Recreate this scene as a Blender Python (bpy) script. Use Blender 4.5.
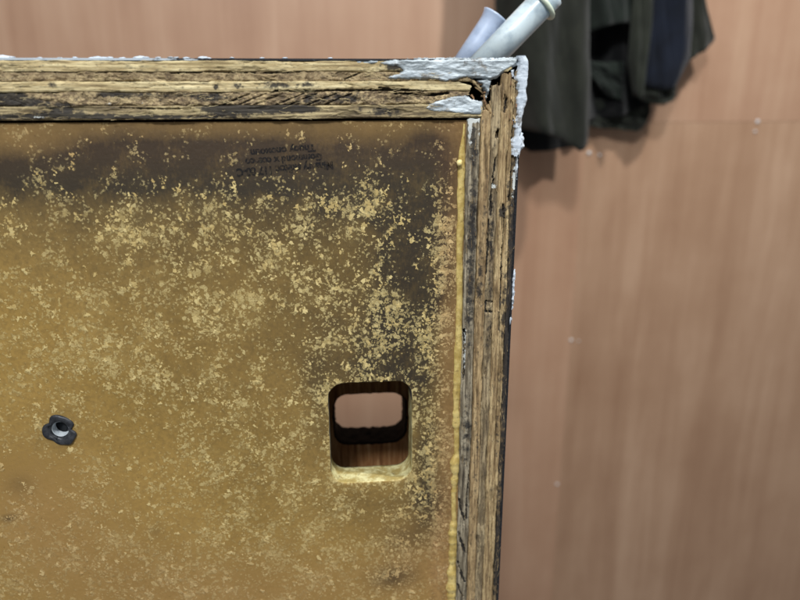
import bpy, math
import numpy as np
from mathutils import Matrix, Vector

for o in list(bpy.data.objects):
    bpy.data.objects.remove(o, do_unlink=True)
scene = bpy.context.scene
COL = scene.collection

# ------------------------------------------------------------------ camera
FPX = 650.0                                   # focal length in photograph pixels (800 wide)
_dn = np.array([10.0, 2200.0, FPX]); _dn /= np.linalg.norm(_dn)
_rt = np.array([7000.0, -224.0, FPX]); _rt -= _dn * _rt.dot(_dn); _rt /= np.linalg.norm(_rt)
_fw = np.cross(_dn, _rt)
if _fw[2] < 0: _fw = -_fw
CM = np.stack([_rt, _fw, -_dn], 1)             # world -> camera (x right, y down, z forward)
CAMPOS = np.array([-0.03327, -0.34364, 0.10200])
def at(px, py, Y=0.0):
    """point of the place on the vertical plane at depth Y (layout helper)"""
    r = CM.T @ np.array([px - 400.0, py - 300.0, FPX])
    return CAMPOS + r * ((Y - CAMPOS[1]) / r[1])
cam = bpy.data.cameras.new('camera')
cam.sensor_width = 36.0; cam.lens = 36.0 * FPX / 800.0
cam.clip_start = 0.01; cam.clip_end = 50
cam.dof.use_dof = True; cam.dof.focus_distance = 0.362; cam.dof.aperture_fstop = 6.0
co = bpy.data.objects.new('camera', cam); COL.objects.link(co)
R, D, F = CM[0], CM[1], CM[2]
co.matrix_world = Matrix(((R[0], -D[0], -F[0], CAMPOS[0]), (R[1], -D[1], -F[1], CAMPOS[1]),
                          (R[2], -D[2], -F[2], CAMPOS[2]), (0, 0, 0, 1)))
scene.camera = co

# ------------------------------------------------------------------ light
w = bpy.data.worlds.new('World'); scene.world = w; w.use_nodes = True
bg = w.node_tree.nodes['Background']
bg.inputs[0].default_value = (0.95, 0.97, 1.0, 1); bg.inputs[1].default_value = 0.26
def lamp(name, loc, aim, energy, sx, sy, color=(0.97, 0.985, 1.0)):
    l = bpy.data.lights.new(name, 'AREA'); l.shape = 'RECTANGLE'; l.size = sx; l.size_y = sy
    l.energy = energy; l.color = color
    o = bpy.data.objects.new(name, l); COL.objects.link(o); o.location = loc
    d = Vector(aim) - Vector(loc)
    o.rotation_euler = d.to_track_quat('-Z', 'Y').to_euler()
    return o
lamp('ceiling_lamp', (-0.25, -1.20, 1.30), (0, 0.1, 0), 25, 0.16, 0.16)
lamp('ceiling_lamp', (0.58, -0.20, 1.08), (0.50, 0.78, 0.15), 15.5, 0.07, 0.07, (1.0, 0.985, 0.965))
lamp('ceiling_light_panel', (-0.4, -1.5, 1.6), (0, 0, 0), 17, 1.4, 0.9)
vs = scene.view_settings
vs.view_transform = 'Standard'; vs.look = 'None'; vs.exposure = 0.0; vs.gamma = 1.0
vs.use_curve_mapping = False

# ------------------------------------------------------------------ numpy noise
def _hash(ix, iy, seed):
    h = (ix.astype(np.int64) * 374761393 + iy.astype(np.int64) * 668265263 + seed * 982451653) & 0xffffffff
    h = ((h ^ (h >> 13)) * 1274126177) & 0xffffffff
    h = h ^ (h >> 16)
    return (h & 0xffffff) / float(0xffffff)
def vnoise(x, y, seed=0):
    x = np.asarray(x, float); y = np.asarray(y, float)
    ix = np.floor(x); iy = np.floor(y); fx = x - ix; fy = y - iy
    fx = fx * fx * (3 - 2 * fx); fy = fy * fy * (3 - 2 * fy)
    a = _hash(ix, iy, seed); b = _hash(ix + 1, iy, seed)
    c = _hash(ix, iy + 1, seed); d = _hash(ix + 1, iy + 1, seed)
    return (a * (1 - fx) + b * fx) * (1 - fy) + (c * (1 - fx) + d * fx) * fy
def fbm(x, y, seed=0, oct=4, rough=0.55):
    s = 0; amp = 1; tot = 0; x = np.asarray(x, float); y = np.asarray(y, float)
    for i in range(oct):
        s = s + amp * vnoise(x * 2 ** i + 17.3 * i, y * 2 ** i - 9.1 * i, seed + i * 31); tot += amp; amp *= rough
    return s / tot                              # 0..1
def sstep(a, b, x):
    t = np.clip((x - a) / (b - a), 0, 1); return t * t * (3 - 2 * t)
def segdist(X, Y, pts):
    d = np.full(np.shape(X), 1e9)
    for (x0, y0), (x1, y1) in zip(pts[:-1], pts[1:]):
        dx, dy = x1 - x0, y1 - y0; L = dx * dx + dy * dy + 1e-18
        t = np.clip(((X - x0) * dx + (Y - y0) * dy) / L, 0, 1)
        d = np.minimum(d, np.hypot(X - x0 - t * dx, Y - y0 - t * dy))
    return d

# ------------------------------------------------------------------ mesh helpers
def mesh_np(name, V, Q, mats, parent=None, attrs=None, smooth=True, midx=None, tris=None):
    V = np.asarray(V, np.float32).reshape(-1, 3)
    me = bpy.data.meshes.new(name)
    Q = np.asarray(Q, np.int32).reshape(-1, 4)
    T = np.asarray(tris, np.int32).reshape(-1, 3) if tris is not None else np.zeros((0, 3), np.int32)
    me.vertices.add(len(V)); me.vertices.foreach_set('co', V.ravel())
    me.loops.add(Q.size + T.size)
    me.loops.foreach_set('vertex_index', np.concatenate([Q.ravel(), T.ravel()]))
    n = len(Q) + len(T)
    me.polygons.add(n)
    st = np.concatenate([np.arange(len(Q)) * 4, Q.size + np.arange(len(T)) * 3]).astype(np.int32)
    me.polygons.foreach_set('loop_start', st)
    me.polygons.foreach_set('use_smooth', np.full(n, smooth))
    if not isinstance(mats, (list, tuple)): mats = [mats]
    for m in mats: me.materials.append(m)
    if midx is not None: me.polygons.foreach_set('material_index', np.asarray(midx, np.int32))
    me.update(calc_edges=True); me.validate()
    for k, a in (attrs or {}).items():
        at_ = me.attributes.new(k, 'FLOAT', 'POINT'); at_.data.foreach_set('value', np.asarray(a, np.float32).ravel())
    o = bpy.data.objects.new(name, me); COL.objects.link(o)
    if parent: o.parent = parent
    return o
def grid_quads(nu, nv, base=0, wrap_v=False):
    i, j = np.meshgrid(np.arange(nu - 1), np.arange(nv if wrap_v else nv - 1), indexing='ij')
    j2 = (j + 1) % nv
    return np.stack([base + i * nv + j, base + (i + 1) * nv + j, base + (i + 1) * nv + j2, base + i * nv + j2], -1).reshape(-1, 4)
def empty(name, loc=(0, 0, 0), parent=None):
    o = bpy.data.objects.new(name, None); COL.objects.link(o); o.location = loc; o.empty_display_size = 0.02
    if parent: o.parent = parent
    return o
def tag(o, label, cat, group=None):
    o['label'] = label; o['category'] = cat
    if group: o['group'] = group
    return o
def box(name, x0, x1, y0, y1, z0, z1, mat, parent=None):
    V = [(x, y, z) for x in (x0, x1) for y in (y0, y1) for z in (z0, z1)]
    Q = [(0, 1, 3, 2), (4, 6, 7, 5), (0, 4, 5, 1), (2, 3, 7, 6), (0, 2, 6, 4), (1, 5, 7, 3)]
    return mesh_np(name, V, Q, mat, parent, smooth=False)

# ------------------------------------------------------------------ materials
class NT:
    def __init__(s, name):
        s.m = bpy.data.materials.new(name); s.m.use_nodes = True
        s.t = s.m.node_tree; s.n = s.t.nodes; s.l = s.t.links
        s.b = s.n['Principled BSDF']; s.out = s.n['Material Output']
        s.b.inputs['Specular IOR Level'].default_value = 0.3
    def node(s, typ, **kw):
        n = s.n.new(typ)
        for k, v in kw.items(): setattr(n, k, v)
        return n
    def put(s, sock, v):
        if isinstance(v, bpy.types.NodeSocket): s.l.new(v, sock)
        elif v is not None: sock.default_value = v
    def pos(s, scale=(1, 1, 1), rot=(0, 0, 0), loc=(0, 0, 0)):
        tc = s.node('ShaderNodeTexCoord'); mp = s.node('ShaderNodeMapping')
        mp.inputs['Scale'].default_value = scale; mp.inputs['Rotation'].default_value = rot; mp.inputs['Location'].default_value = loc
        s.l.new(tc.outputs['Object'], mp.inputs['Vector']); return mp.outputs[0]
    def noise(s, vec, scale, detail=4, rough=0.55, dist=0.0, lac=2.0):
        n = s.node('ShaderNodeTexNoise'); s.put(n.inputs['Vector'], vec)
        n.inputs['Scale'].default_value = scale; n.inputs['Detail'].default_value = detail
        n.inputs['Roughness'].default_value = rough; n.inputs['Distortion'].default_value = dist
        n.inputs['Lacunarity'].default_value = lac
        return n.outputs['Fac']
    def attr(s, name):
        n = s.node('ShaderNodeAttribute'); n.attribute_name = name; return n.outputs['Fac']
    def math(s, op, a, b=None, c=None, clamp=False):
        n = s.node('ShaderNodeMath', operation=op, use_clamp=clamp)
        s.put(n.inputs[0], a)
        if b is not None: s.put(n.inputs[1], b)
        if c is not None: s.put(n.inputs[2], c)
        return n.outputs[0]
    def ss(s, x, a, b, lo=0.0, hi=1.0):
        n = s.node('ShaderNodeMapRange', interpolation_type='SMOOTHSTEP')
        s.put(n.inputs['Value'], x); s.put(n.inputs['From Min'], a); s.put(n.inputs['From Max'], b)
        s.put(n.inputs['To Min'], lo); s.put(n.inputs['To Max'], hi); return n.outputs[0]
    def mix(s, f, a, b, typ='MIX'):
        n = s.node('ShaderNodeMix', data_type='RGBA', blend_type=typ)
        s.put(n.inputs[0], f)
        for i, v in ((6, a), (7, b)):
            if isinstance(v, (tuple, list)): v = (*v[:3], 1)
            s.put(n.inputs[i], v)
        return n.outputs[2]
    def ramp(s, f, stops):
        n = s.node('ShaderNodeValToRGB'); s.put(n.inputs[0], f)
        e = n.color_ramp.elements
        while len(e) < len(stops): e.new(0.5)
        for k, (p, c) in enumerate(stops): e[k].position = p; e[k].color = (*c, 1)
        return n.outputs[0]
    def bump(s, h, strength=0.5, dist=0.001, prev=None):
        n = s.node('ShaderNodeBump'); n.inputs['Strength'].default_value = strength; n.inputs['Distance'].default_value = dist
        s.put(n.inputs['Height'], h)
        if prev is not None: s.l.new(prev, n.inputs['Normal'])
        return n.outputs[0]
    def done(s, col=None, rough=None, normal=None, spec=None):
        if col is not None:
            if isinstance(col, (tuple, list)): col = (*col[:3], 1)
            s.put(s.b.inputs['Base Color'], col)
        if rough is not None: s.put(s.b.inputs['Roughness'], rough)
        if normal is not None: s.l.new(normal, s.b.inputs['Normal'])
        if spec is not None: s.b.inputs['Specular IOR Level'].default_value = spec
        return s.m

def srgb(r, g, b):
    f = lambda c: (c / 255 / 12.92) if c / 255 <= 0.04045 else ((c / 255 + 0.055) / 1.055) ** 2.4
    return (f(r), f(g), f(b))

def mat_panel():
    s = NT('flecked_board')
    P = s.pos(); Pv = s.pos(scale=(1.25, 1, 0.85), loc=(0.3, 0, 0.7)); Ps = s.pos(scale=(1, 1, 0.35))
    stain, dens, pale, warm, rim = s.attr('stain'), s.attr('fleck'), s.attr('pale'), s.attr('warm'), s.attr('rim')
    # board colour
    big = s.noise(P, 14, 5, 0.6); fine = s.noise(P, 420, 5, 0.7); fib = s.noise(Ps, 900, 3, 0.6)
    yel = s.mix(s.ss(big, 0.3, 0.7), srgb(147, 118, 57), srgb(162, 131, 68))
    yel = s.mix(s.math('MULTIPLY', s.ss(fine, 0.35, 0.7), 0.5), yel, srgb(112, 90, 46))
    wrm = s.mix(s.ss(fine, 0.3, 0.7), srgb(134, 103, 60), srgb(160, 126, 76))
    col = s.mix(warm, yel, wrm)
    # dark overspray stain
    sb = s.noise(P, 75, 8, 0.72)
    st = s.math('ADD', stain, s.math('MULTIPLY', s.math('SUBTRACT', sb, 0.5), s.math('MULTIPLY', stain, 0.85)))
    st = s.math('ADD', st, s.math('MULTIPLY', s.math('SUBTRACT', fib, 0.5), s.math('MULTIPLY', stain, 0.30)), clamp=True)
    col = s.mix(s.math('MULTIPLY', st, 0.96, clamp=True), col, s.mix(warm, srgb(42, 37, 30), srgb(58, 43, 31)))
    clump = s.attr('clump')
    mot = s.math('MULTIPLY', s.ss(s.math('ADD', s.math('MULTIPLY', clump, 0.55), s.noise(P, 300, 6, 0.72)), 0.62, 0.98), s.math('MULTIPLY', s.math('MULTIPLY', pale, 0.30), s.math('SUBTRACT', 1.0, s.math('MULTIPLY', st, 0.85))))
    col = s.mix(mot, col, s.mix(warm, srgb(182, 157, 94), srgb(172, 136, 94)))
    # fine pale grains left by the torn layer (the larger flakes are geometry)
    wob = s.node('ShaderNodeTexNoise'); s.put(wob.inputs['Vector'], P); wob.inputs['Scale'].default_value = 1300; wob.inputs['Detail'].default_value = 3
    va = s.node('ShaderNodeVectorMath', operation='MULTIPLY_ADD'); s.l.new(wob.outputs['Color'], va.inputs[0]); va.inputs[1].default_value = (0.0011,) * 3; s.l.new(P, va.inputs[2])
    cl = s.noise(P, 70, 5, 0.65)
    def grains(scale, k, off):
        vo = s.node('ShaderNodeTexVoronoi'); s.l.new(va.outputs[0], vo.inputs['Vector']); vo.inputs['Scale'].default_value = scale
        sp = s.node('ShaderNodeSeparateColor'); s.l.new(vo.outputs['Color'], sp.inputs[0])
        v_ = s.math('ADD', s.math('MULTIPLY', sp.outputs[0], k), s.math('MULTIPLY', cl, 1 - k))
        t_ = s.math('SUBTRACT', s.math('SUBTRACT', off, s.math('MULTIPLY', dens, 0.10)), s.math('MULTIPLY', clump, 0.06))
        return s.ss(v_, t_, s.math('ADD', t_, 0.05)), sp.outputs[1]
    m1, b1 = grains(520, 0.42, 0.745); m2, b2 = grains(1000, 0.55, 0.765)
    m = s.math('MAXIMUM', m1, s.math('MULTIPLY', m2, 0.8))
    lace = s.math('ADD', s.noise(s.pos(scale=(1.1, 1, 0.9), loc=(2.3, 0, 0.4)), 250, 9, 0.74), s.math('ADD', s.math('MULTIPLY', clump, 0.15), s.math('MULTIPLY', dens, 0.05)))
    m3 = s.math('MULTIPLY', s.ss(lace, 0.665, 0.705), 0.95)
    m = s.math('MAXIMUM', m, m3)
    m = s.math('MULTIPLY', m, s.ss(s.noise(P, 1700, 3, 0.7), 0.30, 0.52))
    tex = s.math('ADD', s.math('MULTIPLY', b1, 0.7), s.math('MULTIPLY', s.noise(P, 1500, 3, 0.7), 0.4))
    fc = s.mix(tex, srgb(168, 146, 88), srgb(218, 200, 142))
    fcw = s.mix(tex, srgb(164, 134, 88), srgb(210, 182, 128))
    fc = s.mix(warm, fc, fcw)
    col = s.mix(s.math('MULTIPLY', s.math('MULTIPLY', m, pale), 0.85, clamp=True), col, fc)
    # small dark pits
    pit = s.ss(s.noise(s.pos(loc=(1.7, 0, 0.2)), 500, 2, 0.5), 0.74, 0.78)
    col = s.mix(s.math('MULTIPLY', pit, 0.55), col, srgb(60, 45, 25))
    # cut rim of the holes: bare pale wood, smudged
    rn = s.noise(P, 160, 5, 0.65)
    rc = s.mix(s.ss(rn, 0.38, 0.62), srgb(222, 214, 160), srgb(170, 150, 90))
    rc = s.mix(s.ss(s.noise(P, 210, 6, 0.7), 0.58, 0.70, 0, 0.7), rc, srgb(96, 84, 56))
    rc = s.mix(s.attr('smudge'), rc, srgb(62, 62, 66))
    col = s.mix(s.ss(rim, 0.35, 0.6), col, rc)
    h = s.math('ADD', s.math('MULTIPLY', m, 0.35), s.math('MULTIPLY', fine, 0.35))
    h = s.math('ADD', h, s.math('MULTIPLY', fib, 0.15))
    return s.done(col, s.math('SUBTRACT', 0.78, s.math('MULTIPLY', st, 0.25)), s.bump(h, 0.6, 0.0009), 0.35)

def mat_ply(name, pale, mid, dark, axis, cross=False, gscale=1.0, dirt_shade_col=(0.022, 0.020, 0.019)):
    """axis: 'x' or 'z' = the board's length; cross: end grain ply"""
    s = NT(name)
    a, c = 30, 620
    if cross: a, c = 330, 420
    sc = (a, 260, c) if axis == 'x' else (c, 260, a)
    P = s.pos(scale=sc); P0 = s.pos()
    g = s.noise(P, 1.0 * gscale, 5, 0.62, 0.25); g2 = s.noise(P, 2.7, 4, 0.7, 0.1)
    patch = s.noise(s.pos(scale=(60, 60, 190) if axis == 'x' else (190, 60, 60)), 1, 4, 0.6)
    f = s.math('ADD', s.math('MULTIPLY', g, 0.62), s.math('MULTIPLY', g2, 0.38))
    f = s.math('ADD', f, s.math('MULTIPLY', s.math('SUBTRACT', patch, 0.5), 0.35))
    col = s.ramp(f, [(0.33, dark), (0.46, mid), (0.58, pale), (0.75, tuple(min(1, x * 1.25) for x in pale))])
    if cross:
        pores = s.ss(s.noise(P0, 1500, 2, 0.5), 0.60, 0.68)
        col = s.mix(s.math('MULTIPLY', pores, 0.75), col, dark)
    chip, dirt_shade = s.attr('chip'), s.attr('dirt_shade')
    col = s.mix(s.math('MULTIPLY', chip, 0.55, clamp=True), col, tuple(x * 0.55 for x in mid))
    dn = s.noise(P0, 260, 6, 0.7)
    dd = s.ss(s.math('ADD', dirt_shade, s.math('MULTIPLY', s.math('SUBTRACT', dn, 0.5), 1.5)), 0.32, 0.62)
    col = s.mix(s.math('MULTIPLY', dd, 0.93), col, dirt_shade_col)
    grime = s.noise(s.pos(scale=(1, 1, 0.4) if axis == 'z' else (0.4, 1, 1)), 900, 4, 0.7)
    col = s.mix(s.ss(s.math('ADD', grime, s.math('MULTIPLY', patch, 0.35)), 0.70, 0.90, 0.0, 0.75), col, (0.045, 0.038, 0.031))
    wn = s.ss(s.math('ADD', s.attr('white'), s.math('MULTIPLY', s.math('SUBTRACT', s.noise(P0, 420, 5, 0.7), 0.5), 1.6)), 0.45, 0.55)
    col = s.mix(s.math('MULTIPLY', wn, s.ss(s.attr('white'), 0.02, 0.1)), col, srgb(196, 200, 196))
    h = s.math('ADD', g2, s.math('MULTIPLY', g, 1.0))
    return s.done(col, 0.72, s.bump(h, 0.38, 0.0007), 0.3)

def mat_plain(name, c1, c2, scale, rough=0.6, bump=0.2, spec=0.3, detail=5, stretch=(1, 1, 1), lo=0.35, hi=0.65, dist=0.0006):
    s = NT(name); P = s.pos(scale=stretch)
    n = s.noise(P, scale, detail, 0.62)
    return s.done(s.mix(s.ss(n, lo, hi), c1, c2), rough, s.bump(n, bump, dist), spec)

def mat_filler(name, base, grey):
    s = NT(name); P = s.pos()
    n = s.noise(P, 260, 6, 0.7, 1.2); n2 = s.noise(s.pos(rot=(0, 0.35, 0), scale=(70, 100, 380)), 1, 5, 0.65, 0.6)
    col = s.mix(s.ss(n2, 0.36, 0.6), grey, base)
    col = s.mix(s.ss(n, 0.58, 0.72), col, tuple(x * 0.5 for x in grey))
    col = s.mix(s.ss(s.noise(P, 110, 6, 0.72), 0.53, 0.63, 0, 0.8), col, srgb(104, 98, 88))
    return s.done(col, 0.42, s.bump(s.math('ADD', n, n2), 0.28, 0.001), 0.5)

M_panel = mat_panel()
TP, TM, TD = srgb(204, 189, 146), srgb(168, 149, 107), srgb(98, 82, 58)
M_topA = mat_ply('ply_pale_long_grain', TP, TM, TD, 'x')
M_topB = mat_ply('ply_grey_end_grain', srgb(170, 151, 114), srgb(138, 119, 88), srgb(82, 67, 50), 'x', True)
M_topC = mat_ply('ply_cream_long_grain', srgb(208, 194, 152), srgb(178, 160, 118), srgb(116, 97, 68), 'x')
M_topD = mat_ply('ply_scuffed_end_grain', srgb(182, 162, 122), srgb(124, 106, 80), srgb(58, 50, 42), 'x', True)
M_topE = mat_ply('ply_scuffed_long_grain', srgb(184, 168, 126), srgb(126, 111, 82), srgb(58, 50, 42), 'x')
M_batten = mat_ply('batten_grey_wood', srgb(160, 150, 128), srgb(108, 98, 80), srgb(50, 45, 38), 'z')
M_sideA = mat_ply('side_ply_tan', srgb(178, 154, 114), srgb(136, 113, 80), srgb(70, 57, 42), 'z')
M_sideB = mat_ply('side_ply_grey', srgb(168, 151, 118), srgb(126, 110, 84), srgb(62, 52, 42), 'z', False, 1.3)
M_sideC = mat_ply('side_ply_light', srgb(188, 166, 124), srgb(140, 117, 83), srgb(70, 57, 42), 'z')
M_sideD = mat_ply('side_ply_dark', srgb(140, 120, 88), srgb(98, 82, 60), srgb(44, 38, 30), 'z')
M_core = mat_plain('dark_core_wood', srgb(52, 38, 26), srgb(28, 22, 18), 220, 0.85, 0.5)
M_inside = mat_plain('inside_wood', srgb(150, 104, 62), srgb(112, 74, 42), 1, 0.55, 0.15, stretch=(260, 40, 30))
M_vinyl = mat_plain('black_covering', srgb(34, 36, 40), srgb(20, 21, 24), 700, 0.45, 0.5)
s = NT('worn_covering'); n_ = s.noise(s.pos(scale=(0.3, 1, 1)), 260, 5, 0.7)
sx = s.node('ShaderNodeSeparateXYZ'); s.l.new(s.pos(), sx.inputs[0])
f_ = s.ss(s.math('ADD', n_, s.ss(sx.outputs[0], at(230, 57)[0], at(150, 57)[0], 0.0, 0.22)), 0.58, 0.66)
M_covtop = s.done(s.mix(f_, srgb(30, 32, 36), srgb(176, 186, 194)), 0.5, s.bump(n_, 0.4, 0.0008))
M_fill = mat_filler('grey_filler', srgb(188, 199, 205), srgb(122, 131, 135))
M_white = mat_filler('white_filler', srgb(208, 218, 228), srgb(176, 187, 198))
M_tex_nut = mat_plain('dull_zinc', srgb(66, 68, 72), srgb(38, 40, 44), 350, 0.42, 0.3, 0.5)
M_tex_nut.node_tree.nodes['Principled BSDF'].inputs['Metallic'].default_value = 0.35
M_thread = mat_plain('bright_thread', srgb(215, 222, 226), srgb(190, 198, 204), 500, 0.3, 0.1, 0.6)
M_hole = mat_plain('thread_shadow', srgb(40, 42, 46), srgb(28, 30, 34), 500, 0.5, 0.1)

# ------------------------------------------------------------------ plies
RES = 0.00032
def ply(parent, mat, axis, u0, u1, v0, v1, seed, y0=0.0, amp=0.0004, cross=False, jit=0.00055, cracks=(), dirt_shade=(), white=(),
        base_dirt=0.0, end0=None, end1=None, chips=0.4, name='ply', depth=0.0065, lowf=0.0006, chipd=0.0006, j0=1.0):
    """one veneer edge, u along the board, v across it; end1(v)/end0(v) give ragged ends"""
    nu = max(8, int((u1 - u0) / RES)); nv = max(5, int((v1 - v0) / RES))
    t = np.linspace(0, 1, nu)[:, None]; q = np.linspace(0, 1, nv)[None, :]
    vq = v0 + (v1 - v0) * q
    a = (end0(vq) if end0 else u0) * np.ones_like(q); b = (end1(vq) if end1 else u1) * np.ones_like(q)
    U = a + (b - a) * t
    e0 = (fbm(U * 60, U * 0 + seed, seed, 6, 0.65) - 0.5) * 2 * jit * j0; e1 = (fbm(U * 60, U * 0 + seed + 9, seed + 5, 6, 0.65) - 0.5) * 2 * jit
    V = vq + e0 * (1 - q) + e1 * q
    if cross:
        rel = fbm(U * 900, V * 1200, seed, 4, 0.6) - 0.5
    else:
        rel = fbm(U * 60, V * 1500, seed, 4, 0.6) - 0.5
    Yd = y0 + amp * 1.2 * rel + (fbm(U * 45, V * 160, seed + 3, 3) - 0.5) * 1.1 * lowf
    ch = fbm(U * (70 if not cross else 240), V * (500 if not cross else 500), seed + 11, 4, 0.6)
    chip = sstep(0.60, 0.70, ch + (chips - 0.4) * 0.25)
    Yd = Yd + chip * chipd
    dmap = np.full(U.shape, base_dirt, float); wmap = np.zeros(U.shape)
    for pts, wd, dp in cracks:
        pts = [(p[0], p[1]) for p in pts]
        wob = (fbm(U * 500, V * 500, seed + 77, 3) - 0.5) * wd * 1.6
        d = segdist(U, V, pts) + wob
        k = 1 - sstep(wd * 0.35, wd, d)
        Yd = Yd + k * dp; dmap = np.maximum(dmap, k * min(1.1, dp * 450))  # deeper cracks painted darker too, adding to the shade of the groove
    for cu, cv, ru, rv, st in dirt_shade:
        dmap = dmap + st * np.exp(-(((U - cu) / ru) ** 2 + ((V - cv) / rv) ** 2))
    for cu, cv, ru, rv, st in white:
        wmap = wmap + st * np.exp(-(((U - cu) / ru) ** 2 + ((V - cv) / rv) ** 2))
    # worn edges roll back
    eq = np.minimum(q, 1 - q) * (v1 - v0)
    Yd = Yd + 0.0011 * np.exp(-(eq / 0.00035) ** 2) * sstep(0.40, 0.62, fbm(U * 90, V * 300, seed + 41, 4))
    if axis == 'x': P = np.stack([U, Yd, V], -1)
    else: P = np.stack([V, Yd, U], -1)
    P = P.reshape(-1, 3)
    Q = grid_quads(nu, nv)
    if axis == 'x': Q = Q[:, ::1]
    else: Q = Q[:, ::-1]
    # closed sides
    idx = np.arange(nu * nv).reshape(nu, nv)
    loop = np.concatenate([idx[:-1, 0], idx[-1, :-1], idx[:0:-1, -1], idx[0, :0:-1]])
    B = P[loop].copy(); B[:, 1] = y0 + depth
    nb = len(P); L = len(loop); k = np.arange(L); k2 = (k + 1) % L
    S = np.stack([loop[k], nb + k, nb + k2, loop[k2]], -1)
    if axis != 'x': S = S[:, ::-1]
    pad = lambda m, val: np.concatenate([m.ravel(), np.full(L, val)])
    return mesh_np(name, np.concatenate([P, B]), np.concatenate([Q, S]), mat, parent,
                   {'chip': pad(chip, 0.5), 'dirt_shade': pad(dmap, 0.6), 'white': pad(wmap, 0)})

def pxy(x, y, Y=0.0):
    p = at(x, y, Y); return (p[0], p[2])
def pzx(x, y, Y=0.0):
    p = at(x, y, Y); return (p[2], p[0])
def pyl(f, *pts): return [f(*p) for p in pts]
def dx_(f, x, y, rx, ry, s):              # dirt blob from photo layout: centre, radii in px
    c = f(x, y); k = 0.00050
    if f is pxy: return (c[0], c[1], rx * k, ry * k, s)
    return (c[0], c[1], ry * k * 1.1, rx * k, s)

XL, XR = -0.36, 0.0636            # cabinet outside left / right
ZT, ZB = 0.1255, -0.40
ZTI = 0.0970                      # underside of the top board
XI = 0.0355                       # inner face of the side board

cab = empty('plywood_cabinet', (0, 0, ZB))
tag(cab, 'battered plywood cabinet with yellow flecked recessed panel and splintered edges', 'cabinet')
def sub(o): o.matrix_parent_inverse = Matrix.Translation((0, 0, -ZB)); return o
def part_empty(name):
    o = empty(name, (0, 0, -ZB), cab); return o      # child frame back at the world origin

# ---- top board
top = part_empty('top_board')
body = box('board_core', XL, XR - 0.003, 0.0045, 0.135, ZTI + 0.0008, ZT - 0.0012, M_core, top)
vin = box('covering', XL, XR - 0.0005, 0.0006, 0.136, ZT - 0.0009, ZT + 0.0001, M_covtop, top)
zA, zB, zC, zD, zE = 0.1195, 0.1150, 0.1100, 0.1036, ZTI
def rag(x, a, seed):
    return lambda v: x + (fbm(v * 700, v * 0 + seed, seed, 3) - 0.5) * a
ply(top, M_topA, 'x', XL, 0.0580, zA + 0.0001, ZT - 0.0011, 1, 0.0003, 0.00035, chips=0.3,
    dirt_shade=[dx_(pxy, 400, 66, 25, 6, 0.7), dx_(pxy, 130, 59, 60, 1.5, 0.3)],
    white=[dx_(pxy, 60, 58.5, 60, 1.6, 0.7), dx_(pxy, 150, 58, 60, 2.0, 0.8), dx_(pxy, 345, 62, 30, 3, 0.25)], end1=rag(0.057, 0.004, 2))
ply(top, M_topB, 'x', XL, 0.052, zB, zA, 2, 0.0007, 0.0005, True, chips=0.5,
    cracks=[(pyl(pxy, (170, 73), (210, 71.5), (260, 73), (300, 72)), 0.0005, 0.0015), (pyl(pxy, (345, 79), (360, 73), (362, 71)), 0.0005, 0.0014)],
    dirt_shade=[dx_(pxy, 395, 76, 40, 6, 0.35)], end1=rag(0.0365, 0.007, 4))
ply(top, M_topC, 'x', XL, 0.0395, zC, zB, 3, 0.0002, 0.0004, chips=0.38,
    cracks=[(pyl(pxy, (275, 91), (330, 90.5), (365, 90), (392, 91), (402, 93), (425, 92.5)), 0.0006, 0.003),
            (pyl(pxy, (380, 88), (395, 89.5), (420, 91), (440, 94)), 0.0007, 0.003)],
    dirt_shade=[dx_(pxy, 52, 86, 8, 4, 0.6), dx_(pxy, 215, 87, 5, 4, 0.6), dx_(pxy, 237, 86, 8, 4, 0.65), dx_(pxy, 275, 85, 25, 5, 0.6),
          dx_(pxy, 310, 84, 12, 4, 0.5), dx_(pxy, 440, 85, 25, 4, 0.25)], end1=rag(0.0338, 0.009, 6))
sc = [(pyl(pxy, (x - 14, 105), (x, 99), (x + 14, 93.5)), 0.00045, 0.0011) for x in (236, 252, 268, 290, 303, 322, 338)]
ply(top, M_topD, 'x', XL, 0.0405, zD, zC, 4, 0.0006, 0.0006, True, chips=0.55, base_dirt=0.12, lowf=0.0009,
    cracks=sc + [(pyl(pxy, (395, 93), (430, 95), (448, 93)), 0.0007, 0.003)],
    dirt_shade=[dx_(pxy, 8, 100, 24, 10, 0.8), dx_(pxy, 115, 94, 25, 4, 0.5), dx_(pxy, 165, 96, 40, 4, 0.35), dx_(pxy, 215, 97, 22, 6, 0.45),
          dx_(pxy, 305, 100, 22, 6, 0.4), dx_(pxy, 345, 98, 22, 6, 0.45), dx_(pxy, 400, 100, 20, 6, 0.3), dx_(pxy, 60, 105, 30, 4, 0.4)],
    white=[dx_(pxy, 110, 104, 14, 3, 0.4), dx_(pxy, 140, 103, 10, 3, 0.35)], end1=rag(0.0362, 0.008, 8))
ply(top, M_topE, 'x', XL, 0.0435, zE, zD, 5, 0.0004, 0.0005, j0=0.3, chips=0.5, base_dirt=0.15, lowf=0.0008,
    cracks=[(pyl(pxy, (120, 108), (160, 109), (190, 108.5)), 0.0005, 0.0012)],
    dirt_shade=[dx_(pxy, 225, 109, 20, 5, 1.0), dx_(pxy, 265, 109, 26, 4, 0.95), dx_(pxy, 300, 109, 22, 4, 0.7), dx_(pxy, 60, 110, 20, 5, 0.5), dx_(pxy, 20, 116, 40, 3, 0.6),
          dx_(pxy, 100, 116, 50, 3, 0.45), dx_(pxy, 385, 112, 26, 5, 0.4), dx_(pxy, 170, 117, 70, 2.0, 0.5)],
    white=[dx_(pxy, 40, 117, 12, 2, 0.4)], end1=rag(0.043, 0.002, 10))

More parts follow.
